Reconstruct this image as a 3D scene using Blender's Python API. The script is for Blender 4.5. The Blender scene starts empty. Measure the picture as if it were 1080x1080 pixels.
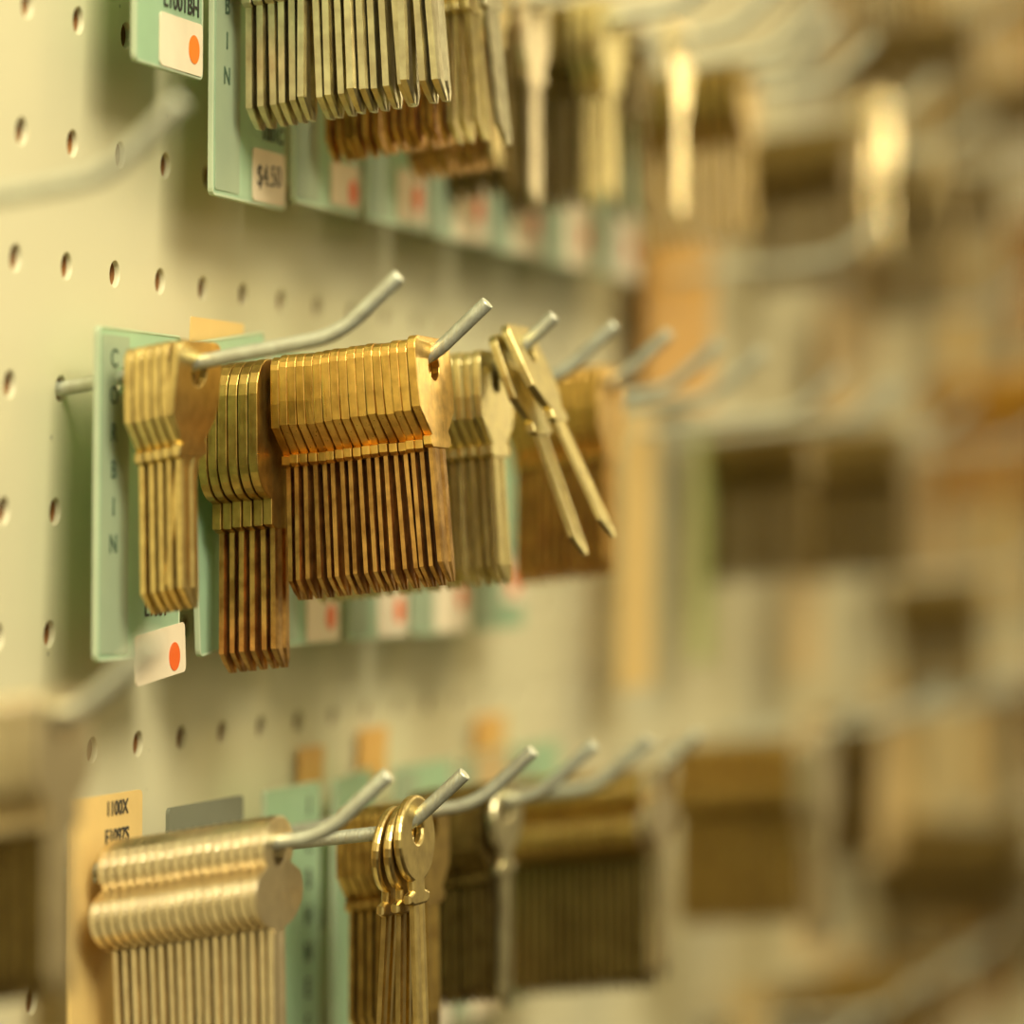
import bpy, bmesh, math, random
from mathutils import Vector, Matrix
U = 0.0254                      # one inch; the perforated board has a hole every inch
Z0 = 1.40                       # height of the middle row of hooks above the shop floor
C = bpy.context.scene.collection
rnd = random.Random(7)
def W(n, o, z): return Vector((n*U, -o*U, Z0 + z*U))

# ------------------------------------------------------------------ materials
def newmat(name):
    m = bpy.data.materials.new(name); m.use_nodes = True
    nt = m.node_tree; b = nt.nodes['Principled BSDF']
    return m, nt, b
def metal(name, col, rough=.3, var=.12, streak=.5, dirt=.35, bump=.12, metallic=1.0):
    m, nt, b = newmat(name); N = nt.nodes.new; L = nt.links.new
    b.inputs['Metallic'].default_value = metallic
    tc = N('ShaderNodeTexCoord'); oi = N('ShaderNodeObjectInfo')
    ad = N('ShaderNodeVectorMath'); ad.operation = 'ADD'
    mul = N('ShaderNodeMath'); mul.operation = 'MULTIPLY'; mul.inputs[1].default_value = 7.3
    L(oi.outputs['Random'], mul.inputs[0]); L(tc.outputs['Object'], ad.inputs[0]); L(mul.outputs[0], ad.inputs[1])
    n1 = N('ShaderNodeTexNoise'); n1.inputs['Scale'].default_value = 260; n1.inputs['Detail'].default_value = 5
    L(ad.outputs[0], n1.inputs['Vector'])
    mp = N('ShaderNodeMapping'); mp.inputs['Scale'].default_value = (1600, 1600, 90)
    L(ad.outputs[0], mp.inputs['Vector'])
    n2 = N('ShaderNodeTexNoise'); n2.inputs['Scale'].default_value = 1; n2.inputs['Detail'].default_value = 3
    L(mp.outputs[0], n2.inputs['Vector'])
    r1 = N('ShaderNodeValToRGB'); r1.color_ramp.elements[0].position = .35; r1.color_ramp.elements[1].position = .65
    r1.color_ramp.elements[0].color = (col[0]*(1-dirt), col[1]*(1-dirt*1.15), col[2]*(1-dirt*1.25), 1)
    r1.color_ramp.elements[1].color = (*col, 1)
    L(n1.outputs['Fac'], r1.inputs['Fac'])
    hs = N('ShaderNodeHueSaturation'); L(r1.outputs['Color'], hs.inputs['Color'])
    mr = N('ShaderNodeMapRange'); mr.inputs['To Min'].default_value = 1-var; mr.inputs['To Max'].default_value = 1+var
    L(oi.outputs['Random'], mr.inputs['Value']); L(mr.outputs[0], hs.inputs['Value'])
    L(hs.outputs['Color'], b.inputs['Base Color'])
    rr = N('ShaderNodeMapRange'); rr.inputs['To Min'].default_value = rough*.75; rr.inputs['To Max'].default_value = min(1, rough*1.35)
    L(n2.outputs['Fac'], rr.inputs['Value']); L(rr.outputs[0], b.inputs['Roughness'])
    bp = N('ShaderNodeBump'); bp.inputs['Strength'].default_value = bump; bp.inputs['Distance'].default_value = .0004
    mx = N('ShaderNodeMath'); mx.operation = 'ADD'; L(n1.outputs['Fac'], mx.inputs[0]); L(n2.outputs['Fac'], mx.inputs[1])
    L(mx.outputs[0], bp.inputs['Height']); L(bp.outputs[0], b.inputs['Normal'])
    return m
def paper(name, col, rough=.5, trans=0.0, tcol=None, var=.04):
    m, nt, b = newmat(name); N = nt.nodes.new; L = nt.links.new
    tc = N('ShaderNodeTexCoord'); n1 = N('ShaderNodeTexNoise'); n1.inputs['Scale'].default_value = 120; n1.inputs['Detail'].default_value = 4
    L(tc.outputs['Object'], n1.inputs['Vector'])
    r1 = N('ShaderNodeValToRGB'); r1.color_ramp.elements[0].position = .3; r1.color_ramp.elements[1].position = .7
    r1.color_ramp.elements[0].color = (*[c*(1-var*2) for c in col], 1); r1.color_ramp.elements[1].color = (*col, 1)
    L(n1.outputs['Fac'], r1.inputs['Fac']); L(r1.outputs['Color'], b.inputs['Base Color'])
    b.inputs['Roughness'].default_value = rough
    if trans:
        t = N('ShaderNodeBsdfTranslucent'); t.inputs['Color'].default_value = (*(tcol or col), 1)
        mx = N('ShaderNodeMixShader'); mx.inputs['Fac'].default_value = trans
        out = nt.nodes['Material Output']
        L(b.outputs[0], mx.inputs[1]); L(t.outputs[0], mx.inputs[2]); L(mx.outputs[0], out.inputs['Surface'])
    return m
M = dict(
    gold=metal('golden_brown_brass', (.97, .64, .18), .29, .10, dirt=.30),
    goldblade=metal('golden_brown_blade', (.82, .50, .17), .34, .16, dirt=.45),
    brass=metal('yellow_brass', (.86, .69, .30), .32, .08, dirt=.24),
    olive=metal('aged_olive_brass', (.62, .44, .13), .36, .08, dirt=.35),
    pale=metal('pale_brass', (.88, .76, .36), .33, .08, dirt=.20),
    nickel=metal('dull_nickel_silver', (.74, .69, .46), .33, .10, dirt=.25),
    cream=metal('warm_nickel_silver', (.92, .80, .56), .30, .05, dirt=.14),
    copper=metal('copper_brown_brass', (.84, .50, .12), .36, .15, dirt=.45),
    amber=metal('deep_amber_brass', (.80, .46, .07), .5, .1, dirt=.3),
    dark=metal('dark_brass', (.34, .25, .08), .45, .15, dirt=.4),  # plain dark tone for the dark stacks and some blades
    shiny=metal('polished_brass', (.97, .82, .48), .22, .05, dirt=.1),
    zinc=metal('zinc_wire', (.66, .70, .58), .42, .05, dirt=.22, bump=.5, metallic=.62),
    mint=paper('mint_green_card', (.50, .70, .50), .38, .38, (.46, .76, .46)),
    mintstrip=paper('grey_green_strip', (.42, .52, .36), .5, .25, (.4, .6, .36)),
    green=paper('olive_green_card', (.42, .46, .16), .6),
    rim=paper('clear_plastic_rim', (.70, .76, .58), .3, .4, (.6, .8, .5)),
    grey=paper('dark_grey_card', (.16, .17, .12), .5),
    tan=paper('tan_yellow_card', (.76, .56, .22), .6, .15, (.9, .62, .2)),
    orange=paper('orange_tan_tag', (.72, .42, .12), .6),
    peach=paper('peach_cream_card', (.70, .54, .27), .6, .2, (.8, .6, .25)),
    white=paper('cream_paper_sticker', (.84, .74, .55), .55),
    dot=paper('orange_red_dot', (.86, .15, .025), .5),
    dotbright=paper('bright_orange_dot', (.95, .23, .02), .5),
    ink=paper('black_ink', (.035, .035, .03), .6),
    greenink=paper('dark_green_ink', (.05, .10, .06), .6),
    raw=paper('raw_hardboard', (.36, .16, .045), .9, var=.25),
    back=paper('dark_backing', (.05, .035, .018), .95),
)
# painted board: cream enamel with tiny pits and faint mottling
m, nt, b = newmat('cream_enamel'); N = nt.nodes.new; L = nt.links.new
tc = N('ShaderNodeTexCoord'); n1 = N('ShaderNodeTexNoise'); n1.inputs['Scale'].default_value = 9; n1.inputs['Detail'].default_value = 3
L(tc.outputs['Object'], n1.inputs['Vector'])
r1 = N('ShaderNodeValToRGB'); r1.color_ramp.elements[0].position = .35; r1.color_ramp.elements[1].position = .7
r1.color_ramp.elements[0].color = (.62, .585, .39, 1); r1.color_ramp.elements[1].color = (.67, .63, .42, 1)
L(n1.outputs['Fac'], r1.inputs['Fac'])
v = N('ShaderNodeTexVoronoi'); v.inputs['Scale'].default_value = 75; L(tc.outputs['Object'], v.inputs['Vector'])
vr = N('ShaderNodeMapRange'); vr.inputs['From Min'].default_value = .025; vr.inputs['From Max'].default_value = .05
vr.inputs['To Min'].default_value = .45; vr.inputs['To Max'].default_value = 1; L(v.outputs['Distance'], vr.inputs['Value'])
mm = N('ShaderNodeMix'); mm.data_type = 'RGBA'; mm.blend_type = 'MULTIPLY'; mm.inputs['Factor'].default_value = 1
L(r1.outputs['Color'], mm.inputs[6]); L(vr.outputs[0], mm.inputs[7]); L(mm.outputs[2], b.inputs['Base Color'])
b.inputs['Roughness'].default_value = .5
n3 = N('ShaderNodeTexNoise'); n3.inputs['Scale'].default_value = 420; L(tc.outputs['Object'], n3.inputs['Vector'])
bp = N('ShaderNodeBump'); bp.inputs['Strength'].default_value = .12; bp.inputs['Distance'].default_value = .0003
L(n3.outputs['Fac'], bp.inputs['Height']); L(bp.outputs[0], b.inputs['Normal'])
M['board'] = m

# ------------------------------------------------------------------ object helpers
def obj(name, me, mats, parent=None):
    if isinstance(me, bmesh.types.BMesh):
        d = bpy.data.meshes.new(name); me.to_mesh(d); me.free(); me = d
    if mats is not None and not me.materials:
        for k in (mats if isinstance(mats, (list, tuple)) else [mats]): me.materials.append(M[k])
    o = bpy.data.objects.new(name, me); C.objects.link(o)
    if parent: o.parent = parent
    return o
def tag(o, label, cat, group=None, kind=None):
    o['label'] = label; o['category'] = cat
    if group: o['group'] = group
    if kind: o['kind'] = kind
    return o
def empty(name, loc, rot=(0, 0, 0)):
    o = bpy.data.objects.new(name, None); C.objects.link(o); o.location = loc; o.rotation_euler = rot
    o.empty_display_size = .01
    return o
def copy_tree(o, parent=None):
    c = o.copy(); C.objects.link(c)
    if parent: c.parent = parent
    for ch in list(o.children): copy_tree(ch, c)
    return c
def plate(outer, holes, t, bevel=0, smooth=True, y0=None):
    """flat plate in the XZ plane (inches) with holes, thickness t along Y"""
    bm = bmesh.new()
    def loop(pts):
        vs = [bm.verts.new((x*U, 0, z*U)) for x, z in pts]
        return [bm.edges.new((vs[i], vs[(i+1) % len(vs)])) for i in range(len(vs))]
    es = loop(outer)
    for h in holes: es += loop(h)
    bmesh.ops.triangle_fill(bm, use_beauty=True, use_dissolve=False, edges=es, normal=(0, -1, 0))
    for f in list(bm.faces):
        if f.normal.y > 0: f.normal_flip()
    r = bmesh.ops.extrude_face_region(bm, geom=list(bm.faces))
    nv = [g for g in r['geom'] if isinstance(g, bmesh.types.BMVert)]
    ns = set(nv)
    for vv in bm.verts: vv.co.y = (t/2 if vv in ns else -t/2)*U
    bmesh.ops.recalc_face_normals(bm, faces=bm.faces)
    if bevel:
        rim = [e for e in bm.edges if len(e.link_faces) == 2 and abs(abs(e.link_faces[0].normal.y)-abs(e.link_faces[1].normal.y)) > .5]
        bmesh.ops.bevel(bm, geom=rim, offset=bevel*U, segments=2, profile=.5, affect='EDGES', clamp_overlap=True)
    return bm
def arc(cx, cz, rx, rz, a0, a1, k):
    return [(cx+rx*math.cos(math.radians(a0+(a1-a0)*i/k)), cz+rz*math.sin(math.radians(a0+(a1-a0)*i/k))) for i in range(k+1)]
def blade_bm(z0, z1, xl, xr, t, chamfer=.17, cuts=None):
    """milled key blade: lofted sections with a groove down each face and a clipped tip"""
    prof = [(0, .7), (.12, 1), (.38, 1), (.46, .35), (.58, .35), (.66, 1), (.86, 1), (1, .5)]
    zs = [(z0, 0, 0, 1)]; k = 14
    for i in range(1, k+1): zs.append((z0+(z1+chamfer-z0)*i/k, 0, 0, 1))
    zs.append((z1+chamfer*.45, .11, 0, .9)); zs.append((z1, .22, .03, .6))
    bm = bmesh.new(); rings = []
    for z, a, b_, s in zs:
        x0 = xl+a; x1 = xr-b_; ring = []
        for u, w in prof: ring.append(bm.verts.new(((x0+(x1-x0)*u)*U, -w*s*t/2*U, z*U)))
        for u, w in reversed(prof): ring.append(bm.verts.new(((x0+(x1-x0)*u)*U, w*s*t/2*U, z*U)))
        rings.append(ring)
    for a, b_ in zip(rings, rings[1:]):
        for i in range(len(a)):
            j = (i+1) % len(a); bm.faces.new((a[i], a[j], b_[j], b_[i]))
    bm.faces.new(rings[0]); bm.faces.new(list(reversed(rings[-1])))
    bmesh.ops.recalc_face_normals(bm, faces=bm.faces)
    return bm
# bow outlines, inches, origin at the point of the hole that rests on the wire
def bow_square(w=.47, top=.20, low=-.40):
    r = .16
    p = arc(w-r, top-r, r, r, 0, 90, 5) + arc(-w+r*.7, top-r*.7, r*.7, r*.7, 90, 180, 4)
    p += [(-w-.01, -.2), (-w, low), (-.20, low-.23), (-.235, low-.24), (-.235, low-.31), (-.19, low-.34), (.21, low-.34)]
    p += [(.30, low-.31), (.30, low-.24), (.25, low-.2), (w-.02, low-.02), (w+.02, -.25)]
    return p, low-.33, (-.17, .2)
def bow_large(w=.62):
    p = arc(0, -.0, w, .20, 0, 180, 10)[0:11]
    p = arc(w-.3, -.1, .3, .30, 0, 90, 5) + arc(-w+.3, -.1, .3, .3, 90, 180, 5)
    p += arc(-w+.36, -.62, .36, .36, 180, 250, 6) + [(-.28, -.985), (-.28, -1.20), (-.17, -1.235), (.21, -1.235), (.3, -1.2), (.3, -.985)]
    p += arc(w-.36, -.62, .36, .36, 290, 360, 6)
    return p, -1.21, (-.16, .2)
def bow_double(R=.55):
    p = arc(0, 0, .34, .24, -38, 218, 16) + arc(0, -.37, R, .295, 152, 262, 16) + [(-.14, -.68), (.16, -.68)] + arc(0, -.37, R, .295, 278, 388, 16)
    return p, -.66, (-.13, .16)
def bow_round(R=.46, Rz=.37):
    p = arc(0, -.13, R, Rz, 292, -112+360-0, 0) if False else []
    p = arc(0, -.13, R, Rz, -72, 252, 30) + [(-.14, -.56), (-.25, -.59), (-.25, -.66), (-.15, -.69), (.17, -.69), (.26, -.66), (.26, -.59), (.14, -.56)]
    return p, -.67, (-.14, .17)
def slot(rx, rz, cx=0, cz=0): return arc(cx, cz, rx, rz, 0, 337.5, 15)
STY = dict(square=(bow_square(), .075, -1.87, .052), large=(bow_large(), .082, -2.43, .062), double=(bow_double(), .071, -2.05, .066),
           round=(bow_round(), .077, -1.98, .06), tall=(bow_square(.43, .20, -.40), .070, -1.94, .062), silver=(bow_square(.47, .20, -.40), .088, -1.77, .08))
MESH = {}
def key_meshes(style, bowmat, blademat):
    k = (style, bowmat, blademat)
    if k in MESH: return MESH[k]
    (p, zb, (xl, xr)), t, zt, tb = STY[style]
    bm = plate(p, [slot(.15, .12, 0, -.05)], t, .024 if style in ('double', 'round') else .011)
    bow = bpy.data.meshes.new('bow'); bm.to_mesh(bow); bm.free(); bow.materials.append(M[bowmat])
    bm = blade_bm(zb+.01, zt, xl, xr, tb)
    bl = bpy.data.meshes.new('blade'); bm.to_mesh(bl); bm.free(); bl.materials.append(M[blademat])
    # single mesh used for copies too blurred to show parts
    bm = plate(p, [slot(.15, .12, 0, -.05)], t, 0); b2 = blade_bm(zb+.01, zt, xl, xr, tb)
    tmp = bpy.data.meshes.new('tmp'); b2.to_mesh(tmp); b2.free(); bm.from_mesh(tmp); bpy.data.meshes.remove(tmp)
    one = bpy.data.meshes.new('key'); bm.to_mesh(one); bm.free(); one.materials.append(M[blademat])
    MESH[k] = (bow, bl, one)
    return MESH[k]

# ------------------------------------------------------------------ wire hooks
STRAIGHT, SL, WR = 2.45, .175, .062
def hook_point(o, sl=SL, S=STRAIGHT, rise=1.0):
    if o <= S: return o, sl*o
    return o, sl*S+(o-S)*rise
def hook_mesh(sl=SL, S=STRAIGHT, tip=.52, rise=1.0, R=WR):
    pts = [(.42*0-.30, 0), (0, 0)]
    pts += [(S*i/6, sl*S*i/6) for i in range(1, 6)]
    # rounded bend
    P0 = Vector((S-.22, sl*(S-.22))); P1 = Vector((S, sl*S)); P2 = Vector((S+.17, sl*S+.17*rise))
    for i in range(7):
        u = i/6; q = P0*(1-u)**2+P1*2*u*(1-u)+P2*u*u; pts.append((q.x, q.y))
    pts.append((S+tip*.6, sl*S+tip*.6*rise)); pts.append((S+tip-.012, sl*S+(tip-.012)*rise)); pts.append((S+tip, sl*S+tip*rise))
    pts.append((S+tip, sl*S+tip*rise))
    bm = bmesh.new(); rings = []; k = 14
    for i, (o, z) in enumerate(pts):
        a = pts[max(0, i-1)]; c = pts[min(len(pts)-1, i+1)]
        if i >= len(pts)-2: a, c = pts[-4], pts[-3]
        d = Vector((0, -(c[0]-a[0]), c[1]-a[1])).normalized()
        u = Vector((1, 0, 0)); v_ = d.cross(u)
        r = R if i < len(pts)-2 else R*(.97 if i == len(pts)-2 else .8)
        rings.append([bm.verts.new((Vector((0, -o, z))+r*(math.cos(2*math.pi*j/k)*u+math.sin(2*math.pi*j/k)*v_))*U) for j in range(k)])
    for a, c in zip(rings, rings[1:]):
        for j in range(k):
            jj = (j+1) % k; bm.faces.new((a[j], a[jj], c[jj], c[j]))
    bm.faces.new(rings[0]); bm.faces.new(list(reversed(rings[-1])))
    bmesh.ops.recalc_face_normals(bm, faces=bm.faces)
    for f in bm.faces: f.smooth = len(f.verts) == 4
    me = bpy.data.meshes.new('wire_hook'); bm.to_mesh(me); bm.free(); me.materials.append(M['zinc'])
    return me
HM = {}
def hook(n, z, label, group=None, sl=SL, S=STRAIGHT, tip=.52):
    kk = (sl, S, tip)
    if kk not in HM: HM[kk] = hook_mesh(sl, S, tip)
    o = bpy.data.objects.new('wire_hook', HM[kk]); C.objects.link(o); o.location = W(n, 0, z)
    return tag(o, label, 'hook', group)

ORD = ['frontmost', 'second', 'third', 'fourth', 'fifth', 'sixth', 'seventh', 'eighth', 'ninth', 'tenth', 'eleventh', 'twelfth', 'thirteenth',
       'fourteenth', 'fifteenth', 'sixteenth', 'seventeenth', 'eighteenth', 'nineteenth', 'twentieth', 'twenty-first', 'twenty-second']
def stack(n, z, os_, style, mats, name, desc, where, group, swing=(4, 5), yaw=(0, 0), spin=(0, 0), sl=SL, S=STRAIGHT,
          parts=True, ordinal=True, jit=.25, share=None, seq=None, total=None, first=0, drop=0):
    """keys threaded on the wire of hook (n, z), at distances os_ from the board, rear to front"""
    bow, bl, one = key_meshes(style, *mats)
    k = len(os_)
    for i, o in enumerate(os_):
        u = i/max(1, k-1)
        oo, h = hook_point(o, sl, S)
        loc = W(n, oo, z+h-.022-drop)
        a = -math.radians(swing[0]+(swing[1]-swing[0])*u+rnd.uniform(-jit, jit))
        R = (Matrix.Rotation(math.radians(yaw[0]+(yaw[1]-yaw[0])*u), 3, 'Z') @ Matrix.Rotation(a, 3, 'X') @
             Matrix.Rotation(math.radians(spin[0]+(spin[1]-spin[0])*u+rnd.uniform(-1, 1)*jit*3), 3, 'Y'))
        if parts:
            r = empty(name, loc, R.to_euler())
            obj('bow', bow, None, r); obj('blade', bl, None, r)
        else:
            r = obj(name, one, None); r.location = loc; r.rotation_euler = R.to_euler()
        j = k-1-i+first
        if ordinal and j < len(ORD):
            w_ = ORD[j]+(' from the front' if j else '')
            if j == 0: lab = f'{desc}, frontmost of the {where}'
            elif i == 0 and not first: lab = f'{desc}, nearest the board in the {where}'
            else: lab = f'{desc}, {w_} in the {where}'
            tag(r, lab, 'key', group)
        else:
            tag(r, share or f'{desc} in the {where}', 'key', group)
def seq(a, b, k): return [a+(b-a)*i/(k-1) for i in range(k)] if k > 1 else [b]

# ------------------------------------------------------------------ cards
def text_mesh(body, size, mat, parent, loc, name='lettering', thick=.0015, extr=None, rz=0, sx=1.0):
    cu = bpy.data.curves.new('t', 'FONT'); cu.body = body; cu.size = size*U; cu.extrude = .0006*U*4
    cu.align_x = 'CENTER'; cu.align_y = 'CENTER'; cu.offset = thick*U*size*8; cu.space_line = .95
    t = bpy.data.objects.new('t', cu); C.objects.link(t); bpy.context.view_layer.update()
    dg = bpy.context.evaluated_depsgraph_get()
    me = bpy.data.meshes.new_from_object(t.evaluated_get(dg)); me.name = name
    bpy.data.objects.remove(t); bpy.data.curves.remove(cu)
    me.materials.clear(); me.materials.append(M[mat])
    # text lies in XY facing +Z; turn it upright so it faces out of the board (-Y)
    me.transform(Matrix.Translation(Vector((loc[0]*U, loc[1]*U, loc[2]*U))) @ Matrix.Rotation(-rz, 4, 'Y') @ Matrix.Rotation(math.pi/2, 4, 'X') @ Matrix.Scale(sx, 4, (1, 0, 0)))
    o = bpy.data.objects.new(name, me); C.objects.link(o); o.parent = parent
    return o
def rect(x0, x1, z0, z1, r=.03):
    return arc(x1-r, z1-r, r, r, 0, 90, 3)+arc(x0+r, z1-r, r, r, 90, 180, 3)+arc(x0+r, z0+r, r, r, 180, 270, 3)+arc(x1-r, z0+r, r, r, 270, 360, 3)
def shift(me_or_o, y):
    for v_ in me_or_o.data.vertices: v_.co.y += y*U
def card(n, z, label, o=.5, mat='mint', x0=-.45, x1=1.3, z0=-2.26, z1=.42, strip=True, roll=0, group=None, sticker=None, dot=None,
         letters=None, codes=(), stext=None, sroll=0, swing=2.5, sl=SL, name='price_card', dotc='dot', rim=True, hole=True, yaw=0, plain=False):
    r = empty(name, W(n, o, z+sl*o), (-math.radians(swing), math.radians(-roll), math.radians(yaw)))
    tag(r, label, 'card', group)
    obj('card_panel', plate(rect(x0, x1, z0, z1, .05), [slot(.1, .09)] if hole else [], .035, 0), mat, r)
    if rim:
        w = .016
        fr = obj('plastic_rim', plate(rect(x0-w*.4, x1+w*.4, z0-w*.4, z1+w*.4, .06), [rect(x0+w, x1-w, z0+w, z1-w, .04)], .05, .006), 'rim', r)
    if strip:
        s = obj('title_strip', plate(rect(x0+.05, x0+.62, z0+.05, z1-.06, .02), [slot(.12, .11)] if x0+.62 > .13 else [], .008), 'mintstrip', r); shift(s, -.022)
    if letters:
        for i, ch in enumerate(letters):
            text_mesh(ch, .21, 'greenink', r, (x0+.30, -.0295, letters_z(i)))
    for (tx, cx, cz, size) in codes: text_mesh(tx, size, 'ink', r, (cx, -.024, cz))
    if sticker:
        sx0, sx1, sz0, sz1 = sticker
        st = obj('price_sticker', plate(rect(sx0, sx1, sz0, sz1, .05), [], .010), 'white', r); shift(st, -.026)
        if sroll:
            c = Vector(((sx0+sx1)/2*U, 0, (sz0+sz1)/2*U))
            st.data.transform(Matrix.Translation(c) @ Matrix.Rotation(math.radians(-sroll), 4, 'Y') @ Matrix.Translation(-c))
        if dot:
            d = obj('dot', plate(arc(dot[0], dot[1], dot[2], dot[2], 0, 345, 23), [], .004), dotc, st); shift(d, -.034)
        if stext: text_mesh(stext, .27, 'ink', st, ((sx0+sx1)/2, -.033, (sz0+sz1)/2), thick=-.0004, rz=math.radians(3))
    return r
def letters_z(i): return .17-.30*i

# ------------------------------------------------------------------ the board
def build_board(n0, n1, z0, z1):
    bm = bmesh.new(); k = 16
    for n in range(n0, n1):
        kk = k
        for z in range(z0, z1):
            cx, cz = n, z; rings = [[] for _ in range(5)]
            for j in range(k):
                a = 2*math.pi*j/k; c, s = math.cos(a), math.sin(a); q = .5/max(abs(c), abs(s))
                for i, (r, y) in enumerate(((q, 0), (.118, 0), (.109, .012), (.108, .05), (.108, .22))):
                    rings[i].append(bm.verts.new(((cx+c*r)*U, y*U, Z0+(cz+s*r)*U)))
            for i in range(4):
                for j in range(k):
                    jj = (j+1) % k
                    f = bm.faces.new((rings[i][j], rings[i+1][j], rings[i+1][jj], rings[i][jj]))
                    f.material_index = 1 if i == 3 else 0
                    if i: f.smooth = True
    bm.normal_update()
    me = bpy.data.meshes.new('wall_left'); bm.to_mesh(me); bm.free()
    o = obj('wall_left', me, ['board', 'raw'])
    # the face must look out of the board (towards -Y)
    if me.polygons[0].normal.y > 0: me.flip_normals()
    o['kind'] = 'structure'; o['label'] = 'cream enamelled perforated board wall with rows of round holes'
    return o
build_board(-9, 74, -13, 14)
bm = bmesh.new(); bmesh.ops.create_cube(bm, size=1)
for v_ in bm.verts: v_.co = Vector(((32+84*v_.co.x)*U, (.30+.1*v_.co.y)*U, Z0+27*v_.co.z*U))
o = obj('board_backing', bm, 'back'); o['kind'] = 'structure'  # dark backing sheet behind the perforated board, no trim

# ------------------------------------------------------------------ middle row (z = 0)
MW = ['first', 'second', 'third', 'fourth', 'fifth', 'sixth', 'seventh']
hook(1, 0, 'grey wire hook carrying the fan of yellow brass keys in the middle row', sl=.22, S=2.37, tip=.49)
hook(3, 0, 'grey wire hook poking out of the golden brown keys in the middle row', sl=.162)
hook(5, 0, 'grey wire hook carrying the pale brass keys with two splayed in front', sl=.16)
hook(7, 0, 'blurred empty wire hook directly right of the splayed pale keys', sl=.17)
hook(9, 0, 'blurred wire hook of the orange-brown keys right of the splayed pale keys', sl=.18)
hook(11, 0, 'blurred empty wire hook, first to the right of the orange-brown keys', sl=.18)
hook(13, 0, 'very blurred empty wire hook, second to the right of the orange-brown keys', sl=.18)

stack(1, 0, seq(.76, 1.07, 5), 'tall', ('brass', 'brass'), 'brass_key', 'yellow brass key', 'leftmost middle-row fan',
      'yellow brass keys on the leftmost middle hook', swing=(3.5, 4), sl=.22, first=1)
stack(1, 0, [1.17], 'tall', ('brass', 'brass'), 'brass_key', 'yellow brass key with broad face showing', 'leftmost middle-row fan',
      'yellow brass keys on the leftmost middle hook', swing=(-3, -3), yaw=(-2, -2), sl=.22)
stack(3, 0, seq(.68, 1.13, 6), 'large', ('olive', 'goldblade'), 'large_brass_key', 'long large-bowed brass key', 'bunch left of the golden row',
      'long large-bowed brass keys', swing=(3, 3), sl=.162)
stack(3, 0, seq(1.27, 2.48, 17), 'square', ('gold', 'goldblade'), 'golden_key', 'golden brown brass key', 'tight row at picture centre',
      'golden brown keys in the middle row', swing=(4, 8.5), jit=.5, sl=.162)
stack(5, 0, seq(.75, 2.41, 20), 'square', ('pale', 'pale'), 'pale_key', 'pale yellow brass key', 'pale row behind the golden row',
      'pale brass keys on the third middle hook', swing=(4, 7), sl=.16, jit=.5, first=2)
stack(5, 0, [2.60, 2.70], 'square', ('pale', 'pale'), 'pale_key', 'pale brass key swung out right', 'splayed pale pair',
      'pale brass keys on the third middle hook', swing=(23, 28), yaw=(0, 3), sl=.16, jit=0)
stack(9, 0, seq(1.5, 2.37, 11), 'square', ('gold', 'copper'), 'copper_key', 'blurred orange-brown key', 'stack right of the two splayed pale keys',
      'orange-brown keys on the fourth middle hook', swing=(2, 3), sl=.18, drop=.0, parts=True, share='blurred orange-brown key in the stack partly hidden behind the splayed pale keys', ordinal=False)

card(1, 0, 'mint green card with a crooked cream sticker and red dot behind the yellow brass keys', letters='CORBIN',
     sticker=(.33, 1.42, -2.45, -2.03), dot=(1.17, -2.27, .12), sroll=5, codes=(('2', .52, -1.05, .2), ('L1001', .78, -1.86, .2)))
card(3, 0, 'mint green card tilted behind the long large-bowed brass keys', roll=6, strip=False)
c = card(5, 0, 'mint green card with red-dotted sticker behind the golden brown keys', sticker=(.4, 1.28, -2.24, -1.8), dot=(1.05, -2.02, .12))
card(7, 0, 'blurred mint card whose red-dotted sticker shows below the pale keys', sticker=(.4, 1.28, -2.24, -1.8), dot=(1.05, -2.0, .13))
card(9, 0, 'blurred mint card with cream sticker under the right end of the pale keys', sticker=(.2, 1.28, -2.24, -1.6), dot=(1.05, -1.9, .12))
card(11, 0, 'blurred green card with faint red dot beneath the splayed pale keys', sticker=(.5, 1.28, -2.0, -1.5), dot=(.9, -1.75, .16))
def tag_card(n, z, label, x0, x1, z0, z1, o=.06, mat='orange', text=None):
    r = empty('paper_tag', W(n, o, z)); tag(r, label, 'tag')
    obj('paper', plate(rect(x0, x1, z0, z1, .02), [slot(.1, .1)] if z0 < -.12 else [], .012), mat, r)
    if text: text_mesh(text, .13, 'ink', r, ((x0+x1)/2-.1, -.008, z1-.38))
    return r
tag_card(3, 0, 'yellow tan paper tag peeping out above the mint card in the middle row', -.25, 1.0, -.15, .70, o=.40, mat='tan', text='01005')

# ------------------------------------------------------------------ upper row (z = 4)
hook(1, 4, 'wire hook above the frame holding the first mint card of the upper row')
hook(3, 4, 'wire hook above the frame carrying the dull silver keys')
hook(5, 4, 'wire hook above the frame carrying the brown keys behind the silver ones')
card(1, 4, 'mint card at the top left with cream sticker and bright orange dot', x0=-.15, z0=-1.42, z1=1.2, sticker=(.34, 1.28, -1.40, -.96), dot=(1.08, -1.19, .12), dotc='dotbright',
     codes=(('L1001BH', .82, -.84, .21),), strip=False)
card(3, 4, 'mint card with handwritten price sticker behind the dull silver keys', letters='CORBIN', z0=-2.36,
     sticker=(.48, 1.28, -2.33, -1.87), stext='$4.50', codes=(('1001C', .98, -1.72, .2),))
card(5, 4, 'mint card with orange dot hanging just right of the handwritten price card', sticker=(.5, 1.28, -2.2, -1.8), dot=(1.1, -2.05, .12))
card(7, 4, 'blurred mint card with orange dot under the dark brown upper keys', sticker=(.4, 1.28, -2.2, -1.7), dot=(1.0, -1.95, .13))
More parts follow.
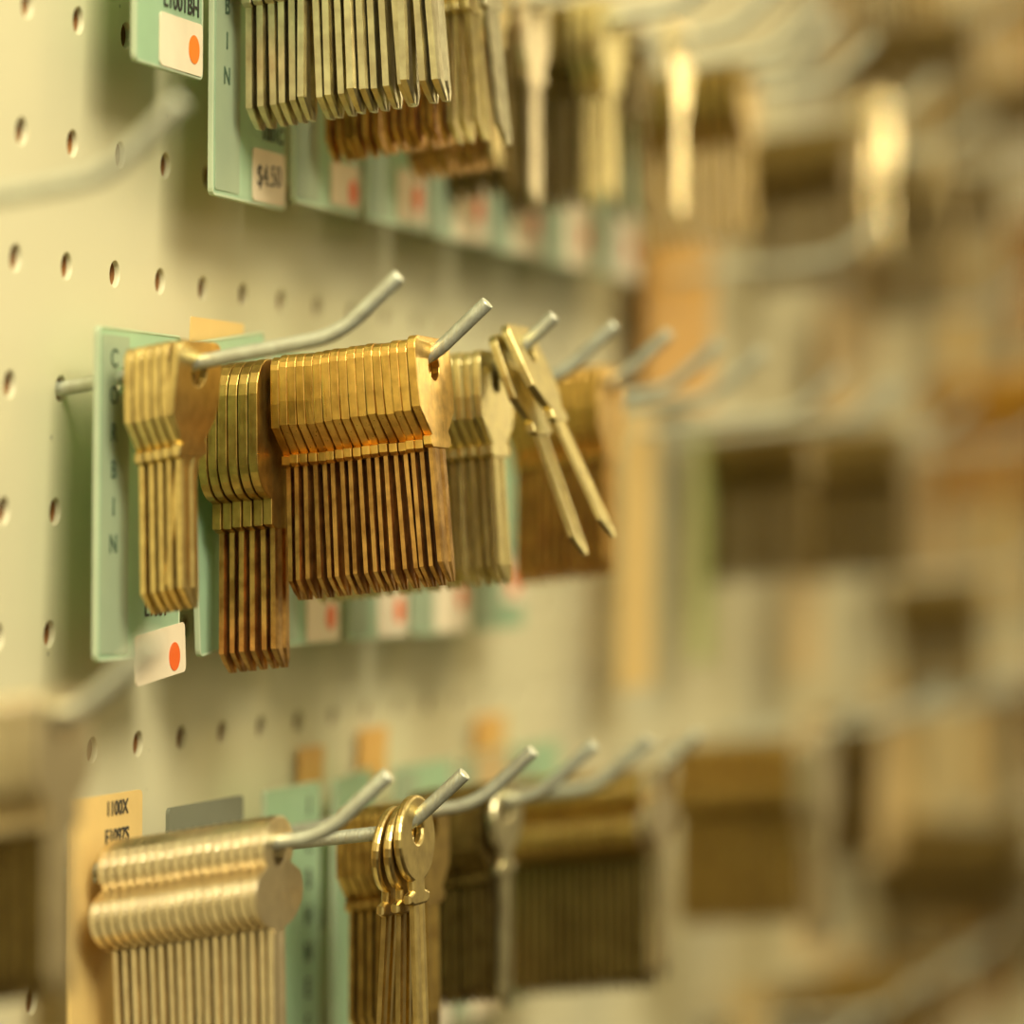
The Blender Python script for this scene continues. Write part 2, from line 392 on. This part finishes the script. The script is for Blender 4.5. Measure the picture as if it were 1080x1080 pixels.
for n in (9, 11, 13, 15):
    hook(n, 4, 'blurred wire hook above the frame between the upper keys', 'blurred upper row hooks')
    card(n, 4, 'blurred green card with cream sticker under the far upper-row keys', sticker=(.2, 1.28, -2.24, -1.5), dot=(1.0, -1.9, .13), group='far upper row cards')
hook(7, 4, 'wire hook above the frame carrying the dark golden keys of the upper row')
stack(3, 4, seq(.72, 2.24, 17), 'silver', ('nickel', 'nickel'), 'silver_key', 'dull silver key', 'row hanging from the top edge',
      'dull silver keys at the top', swing=(3, 7), jit=.9, drop=-.0)
stack(5, 4, seq(.70, 1.70, 13), 'square', ('copper', 'copper'), 'copper_key', 'copper-brown key', 'row', 'copper-brown keys behind the silver keys',
      swing=(4, 6), jit=.7, ordinal=False, share='copper-brown key whose tip shows below the dull silver keys')
stack(5, 4, [1.80, 1.88, 1.97], 'square', ('pale', 'pale'), 'pale_key', 'pale bright key', 'trio right of the silver row',
      'pale upper keys right of the silver row', swing=(5, 7))
stack(5, 4, [2.12], 'tall', ('nickel', 'nickel'), 'silver_key', 'lone dull silver key with blade kicked right', 'second upper-row stack', None, swing=(9, 9))
stack(7, 4, seq(.80, 1.50, 9), 'square', ('copper', 'copper'), 'copper_key', 'dark golden brown key', 'row', 'dark golden keys of the third upper stack',
      swing=(4, 4), parts=False, ordinal=False, share='dark golden brown blurred key low behind the upper pale keys', drop=.0)
stack(7, 4, [1.58], 'square', ('brass', 'brass'), 'brass_key', 'blurred yellow brass key', 'dark golden upper stack', None, swing=(4, 4), parts=False)
def far(n, z, a, b, k, style, mat, label, group, swing=(3, 4), sl=SL, drop=0, h=True):
    stack(n, z, seq(a, b, k), style, (mat, mat), 'blurred_key', '', '', group, swing=swing, sl=sl, parts=False, ordinal=False, share=label, drop=drop)
far(9, 4, .35, 1.12, 8, 'square', 'dark', 'dark blurred key left of the tall pale blurred key at the top', 'dark blurred keys at the top centre')
far(9, 4, 1.30, 1.40, 1, 'tall', 'cream', 'tall pale blurred key right of the lone kicked-out silver key', None, drop=.1)
far(11, 4, .45, 1.25, 8, 'square', 'dark', 'dark blurred key behind the tall pale blurred key', 'dark keys of the fifth upper stack')
far(11, 4, 1.38, 1.62, 3, 'square', 'pale', 'pale blurred key ending the fifth upper stack', 'pale blurred keys of the fifth upper stack')
far(13, 4, 1.2, 1.4, 2, 'square', 'dark', 'dark blurred key hanging beside a bright one in the sixth upper stack', 'dark keys of the sixth upper stack')
far(13, 4, 1.75, 1.85, 1, 'tall', 'shiny', 'bright blurred key alone at the front of the sixth upper stack', None)
hook(18, 4, 'very blurred hook of the bright far keys at the upper right')
hook(22, 4, 'very blurred hook behind the bright far keys at the upper right')
hook(26, 4, 'very blurred hook at the upper right, furthest but one')
far(16, 4, .7, 1.9, 10, 'square', 'olive', 'olive blurred key in the stack below the top right', 'olive far upper keys', drop=.1)
far(22, 4, .6, 1.85, 11, 'square', 'dark', 'dark blurred key left of the bright glints at the upper right', 'dark far upper keys', drop=.2)
far(22, 4, 2.1, 2.3, 2, 'square', 'shiny', 'very bright glinting blurred key at the upper right', 'bright far upper keys', drop=-.1)
far(26, 4, 2.15, 2.25, 1, 'round', 'shiny', 'glinting round-bowed blurred key, rightmost bright one at the top', None, swing=(-12, -12), drop=.1)

# ------------------------------------------------------------------ lower row (z = -4)
hook(1, -4, 'grey wire hook through the stack of double-lobed silver keys', sl=.22)
hook(3, -4, 'sharp ribbed wire hook through the round-bowed brass keys of the lower row')
hook(5, -4, 'wire hook of the lower row directly right of the sharp ribbed one', sl=.21)
hook(7, -4, 'blurred wire hook of the lower row, second right of the sharp ribbed one', sl=.19)
hook(9, -4, 'blurred wire hook of the lower row, third right of the sharp ribbed one', sl=.17)
hook(11, -4, 'blurred wire hook with the wide dark key stack of the lower row', sl=.15)
stack(1, -4, seq(.70, 2.04, 18), 'double', ('cream', 'cream'), 'silver_key', 'double-lobed silver key', 'cylinder-like stack at bottom left',
      'double-lobed silver keys', swing=(5.5, 4), sl=.22, jit=.15)
stack(3, -4, [2.36, 2.46, 2.54], 'round', ('brass', 'brass'), 'brass_key', 'round-bowed brass key', 'trio under the sharp ribbed hook',
      'round-bowed brass keys in the lower row', swing=(0, 5), jit=0)
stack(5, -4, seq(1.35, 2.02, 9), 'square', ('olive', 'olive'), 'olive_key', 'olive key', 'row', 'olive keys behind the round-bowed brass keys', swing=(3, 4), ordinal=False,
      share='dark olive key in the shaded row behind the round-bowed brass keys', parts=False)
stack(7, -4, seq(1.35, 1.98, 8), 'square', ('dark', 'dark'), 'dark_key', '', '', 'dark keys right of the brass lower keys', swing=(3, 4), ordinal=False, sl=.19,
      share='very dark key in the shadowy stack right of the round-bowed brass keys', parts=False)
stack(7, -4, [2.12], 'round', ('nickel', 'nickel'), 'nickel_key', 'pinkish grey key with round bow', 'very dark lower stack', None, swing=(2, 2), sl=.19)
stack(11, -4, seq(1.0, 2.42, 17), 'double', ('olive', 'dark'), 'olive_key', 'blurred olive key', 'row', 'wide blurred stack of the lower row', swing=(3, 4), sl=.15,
      ordinal=False, share='blurred olive key in the wide ridged stack right of the lower hooks', drop=.1)
far(11, -4, 2.5, 2.58, 2, 'double', 'cream', 'pinkish blurred key closing the wide ridged stack of the lower row', 'pinkish front keys of the wide lower stack', sl=.15, drop=.1)
card(1, -4, 'tan yellow card with two printed codes behind the double-lobed silver keys', mat='tan', x0=-.5, x1=.95, z0=-2.6, z1=.62, strip=False, rim=False,
     codes=(('1100X', .40, .50, .17), ('E1097S', .40, .27, .17)))
r = bpy.data.objects['price_card.%03d' % 0] if 'price_card.000' in bpy.data.objects else None
card(3, -4, 'dark grey card edge standing behind the double-lobed silver keys', mat='grey', strip=False, rim=False)
card(5, -4, 'mint card with a column of dark print right of the double-lobed silver keys', strip=False, x0=-.15,
     codes=tuple((t, 1.0, .2-.34*i, .26) for i, t in enumerate(['1', 'E', 'B', 'H', 'N', 'E', 'S', 'R'])))
card(7, -4, 'mint green card seen between the print-marked card and the brass keys', strip=False, yaw=8)
for n in (9, 11, 13):
    card(n, -4, 'blurred pale card with orange dot below the dark lower stacks', mat='mint' if n != 11 else 'peach', z0=-2.4, sticker=(.0, 1.28, -2.38, -1.5), dot=(1.0, -1.8, .15), group='blurred cards under the lower row')
tag_card(7, -4, 'faint orange paper tag on the board above the lower hooks, leftmost of three', -.1, .6, .4, .75, text=None)
tag_card(9, -4, 'orange paper tag on the board above the lower hooks, middle of three', -.35, .5, .35, .85)
tag_card(13, -4, 'orange paper tag on the board above the lower hooks, rightmost of three', -.5, .6, .3, .8)

# far part of the lower row and what hangs around it
hook(19, -4, 'very blurred wire hook of the banded far stack at the lower right', sl=.12)
far(19, -4, .75, 2.25, 16, 'double', 'olive', 'very blurred olive key in the banded far stack of the lower row', 'banded far lower stack', sl=.12, drop=.1)
far(19, -4, 2.35, 2.55, 3, 'large', 'cream', 'very blurred pinkish key ending the banded far lower stack', 'pinkish keys of the far lower stack', sl=.12, drop=0)
def fcard(n, z, label, mat, x0=-.45, x1=1.3, z0=-2.2, z1=.4, o=.5, group=None, yaw=0, sticker=None):
    return card(n, z, label, mat=mat, x0=x0, x1=x1, z0=z0, z1=z1, o=o, strip=False, rim=False, group=group, swing=2, yaw=yaw, sticker=sticker, hole=z1 > .12 and z0 < -.12)
FH = []
def fhook(n, z, sl=.15):
    FH.append((n, z, hook(n, z, '', None, sl=sl)))
for n, z in ((17, 0), (20, 0), (21, 0), (26, 0), (33, 0), (34, 1), (33, -2), (25, -4), (33, -6), (36, 0), (38, -4), (29, -4), (21, -8), (27, -8), (33, -8), (40, 4), (36, 4), (45, 1), (42, -4), (40, 8), (31, 8), (45, -6), (24, -4), (31, -4), (19, 2), (30, 2), (16, 4)):
    fhook(n, z)
for n, z, q in ((31, 4, 'beyond the glinting round-bowed key'), (36, 6, 'near the top right corner'), (28, 6, 'above the glinting keys')):
    fhook(n, z)
    far(n, z, .4, 2.3, 12, 'square', 'dark', 'very blurred dark key in the stack '+q, 'dark far keys '+q, sl=.15)
fcard(17, 0, 'tall tan card hanging right of the orange-brown middle keys', 'tan', z0=-3.1, z1=.3, x0=-.6, x1=.9)
fcard(20, 0, 'narrow olive green card below the dark far stack in the middle row', 'green', z0=-2.9, z1=.2, x0=-.1, x1=1.1, yaw=4)
far(21, 0, .35, 1.7, 12, 'square', 'dark', 'dark very blurred key in the left far stack of the middle row', 'left far middle stack', sl=.15)
far(26, 0, .55, 1.95, 14, 'square', 'dark', 'dark very blurred key in the right far stack of the middle row', 'right far middle stack', sl=.12)
fcard(26, 0, 'peach card beneath the dark far stacks of the middle row', 'peach', z0=-3.3, z1=.3)
fcard(33, 0, 'pale peach card right of the dark far stacks of the middle row', 'peach', z0=-2.6, z1=.4)
far(34, 1, .8, 2.7, 16, 'square', 'amber', 'orange-brown very blurred key at the right edge of the picture', 'orange-brown keys at the right edge', sl=.15)
fcard(36, 0, 'peach card under the orange-brown keys at the right edge', 'peach', z0=-2.4, z1=.3, x0=-.5, x1=2.5)
far(33, -2, .6, 1.9, 12, 'square', 'dark', 'dark very blurred key in the small stack under the right edge peach card', 'small dark far stack', sl=.1, drop=.2)
far(25, -4, 1.2, 1.9, 8, 'square', 'dark', 'dark very blurred key right of the banded far lower stack', 'dark keys right of the banded stack', sl=.15)
fcard(24, -4, 'cream card hanging right of the banded far lower stack', 'peach', z0=-3.2, z1=.2, o=1.2)
fcard(31, -4, 'cream card further right than the banded far lower stack', 'peach', z0=-2.4, z1=.4, o=.8)
fcard(38, -4, 'bright tan card at the right edge beneath the small dark stack', 'tan', z0=-2.0, z1=.5, x0=-.4, x1=1.6, o=.8)
far(33, -6, .5, 2.8, 18, 'large', 'dark', 'dark very blurred key in the long stack near the lower right corner', 'long dark stack at the lower right', sl=.08)
far(27, -8, .4, 2.2, 14, 'square', 'olive', 'olive very blurred key cut by the bottom edge on the right', 'olive keys at the bottom edge', sl=.2)
fcard(36, -8, 'tan card at the lower right corner', 'tan', z0=-1.5, z1=.8, x0=-.5, x1=3, o=.8)
fcard(19, 2, 'tan card above the empty far hooks of the middle row', 'orange', z0=-1.6, z1=.5, x0=-1.2, x1=2.2, o=.3)
fcard(28, 2, 'cream card between upper and middle rows far right', 'peach', z0=-2.0, z1=.2, x0=-.6, x1=2.2, o=.4)
far(40, 4, 1.0, 2.2, 9, 'square', 'copper', 'brown very blurred key in the top right corner', 'brown keys in the top right corner')
far(45, 1, .6, 1.8, 8, 'square', 'copper', 'brown very blurred key beyond the orange-brown keys', 'brown keys beyond the right edge stack')

FILL = [(27, 8), (33, 8), (38, 8), (44, 8), (29, 4), (37, 4), (43, 4), (49, 4), (54, 4), (42, 0), (46, 0), (50, 0), (55, 0), (35, -4), (44, -4), (48, -4),
        (53, -4), (24, -8), (30, -8), (40, -8), (46, -8), (52, -8)]
ROW = {8: 'topmost', 4: 'upper', 0: 'middle', -4: 'lower', -8: 'bottom'}; cnt = {}
for i, (n, z) in enumerate(FILL):
    k = i % 4; cnt[z] = cnt.get(z, 0)+1; q = ['first', 'second', 'third', 'fourth', 'fifth', 'sixth', 'seventh'][cnt[z]-1]
    fhook(n, z)
    col = ['dark', '', 'olive', 'copper'][k]
    if k != 1: far(n, z, .5, [1.9, 0, 2.3, 1.4][k], [9, 0, 10, 6][k], 'square', col, f'very blurred {col} key, {q} place from the left in the far {ROW[z]} row',
                   f'{col} keys, {q} place of the far {ROW[z]} row', sl=.15)
    mt_ = ['peach', 'tan', 'peach', 'white'][k]
    fcard(n, z, f'very blurred {mt_.replace("white", "cream")} card, {q} from the left in the far {ROW[z]} row', mt_, z0=-2.6, x1=1.5)
rows = {}
for n, z, o in FH: rows.setdefault(z, []).append((n, o))
for z, l in rows.items():
    l.sort(key=lambda t: t[0])
    for i, (n, o) in enumerate(l):
        q = (['leftmost']+ORD[1:])[i]
        where = {8: 'topmost', 4: 'upper', 6: 'row just above upper', 2: 'row halfway between upper and middle', 1: 'row just above middle', 0: 'middle', -2: 'row halfway between middle and lower',
                 -4: 'lower', -6: 'row just below lower', -8: 'bottom'}[z]
        where = where if 'row' in where else where+' row'
        o['label'] = f'blurred wire hook, {q}{" from left" if i else ""} of the far {where}'
# ------------------------------------------------------------------ foreground, left edge
hook(-4, .86, 'large blurred wire hook crossing the upper left corner close to the lens', sl=.20)
hook(-4, -2.75, 'blurred wire hook close to the lens above the dark foreground keys', sl=.20)
stack(-4, -2.75, seq(1.35, 2.2, 10), 'square', ('cream', 'dark'), 'silver_key', 'blurred key', 'row', 'blurred foreground keys at the lower left', swing=(3, 3), sl=.20,
      ordinal=False, share='dark blurred silver key close to the lens at the lower left edge')

stack(-4, -2.75, [2.3], 'square', ('cream', 'cream'), 'silver_key', 'blurred peach-toned key', 'foreground bunch at the lower left', None, swing=(3, 3), sl=.20)
# ------------------------------------------------------------------ light
def area(name, loc, target, size, power, col, sy=None):
    l = bpy.data.lights.new(name, 'AREA'); l.energy = power; l.color = col
    l.shape = 'RECTANGLE'; l.size = size; l.size_y = sy or size
    o = bpy.data.objects.new(name, l); C.objects.link(o); o.location = loc
    o.rotation_euler = (Vector(target)-Vector(loc)).to_track_quat('-Z', 'Y').to_euler()
    return o
area('ceiling_lamp', W(-26, 30, 34), W(6, 0, -1), .62, 26.0, (1, .90, .64), .6)
area('aisle_lamp', W(40, 30, 36), W(34, 0, 0), .9, 5.5, (1, .70, .28), .2)
area('added_glint_light', W(84, 21, 10), W(24, 2, 2), .16, .95, (1, .82, .44), .16)  # added unseen light, placed so the far key faces glint
w = bpy.data.worlds.new('room'); bpy.context.scene.world = w; w.use_nodes = True
nt = w.node_tree; N = nt.nodes.new; L = nt.links.new
bg = nt.nodes['Background']
tc = N('ShaderNodeTexCoord'); sp = N('ShaderNodeSeparateXYZ'); L(tc.outputs['Generated'], sp.inputs[0])
cr = N('ShaderNodeValToRGB'); mr = N('ShaderNodeMapRange'); mr.inputs['From Min'].default_value = -1
L(sp.outputs['Z'], mr.inputs['Value']); L(mr.outputs[0], cr.inputs['Fac'])
e = cr.color_ramp.elements; e[0].position = .40; e[0].color = (.035, .022, .008, 1); e[1].position = .78; e[1].color = (.72, .62, .38, 1)
x = e.new(.52); x.color = (.36, .29, .14, 1)
L(cr.outputs['Color'], bg.inputs['Color']); bg.inputs['Strength'].default_value = 1.1

# ------------------------------------------------------------------ camera
cam = bpy.data.cameras.new('camera'); co = bpy.data.objects.new('camera', cam); C.objects.link(co)
yw, pt, rl = .297316, -.0095963, .0483468
f = Vector((math.cos(yw)*math.cos(pt), math.sin(yw)*math.cos(pt), math.sin(pt)))
rt = Vector((math.sin(yw), -math.cos(yw), 0)); up = rt.cross(f)
r2 = math.cos(rl)*rt+math.sin(rl)*up; u2 = -math.sin(rl)*rt+math.cos(rl)*up
mt = Matrix((r2, u2, -f)).transposed().to_4x4(); mt.translation = W(-28.0869, 12.7985, -.520337)
co.matrix_world = mt
cam.sensor_width = 36; cam.lens = 4087.08/1080*36
cam.clip_start = .05; cam.clip_end = 50
cam.dof.use_dof = True; cam.dof.focus_distance = 32.6*U; cam.dof.aperture_fstop = 5.6
S = bpy.context.scene; S.camera = co
S.view_settings.view_transform = 'Standard'; S.view_settings.look = 'None'; S.view_settings.gamma = 1
S.view_settings.use_curve_mapping = False; S.view_settings.exposure = .2
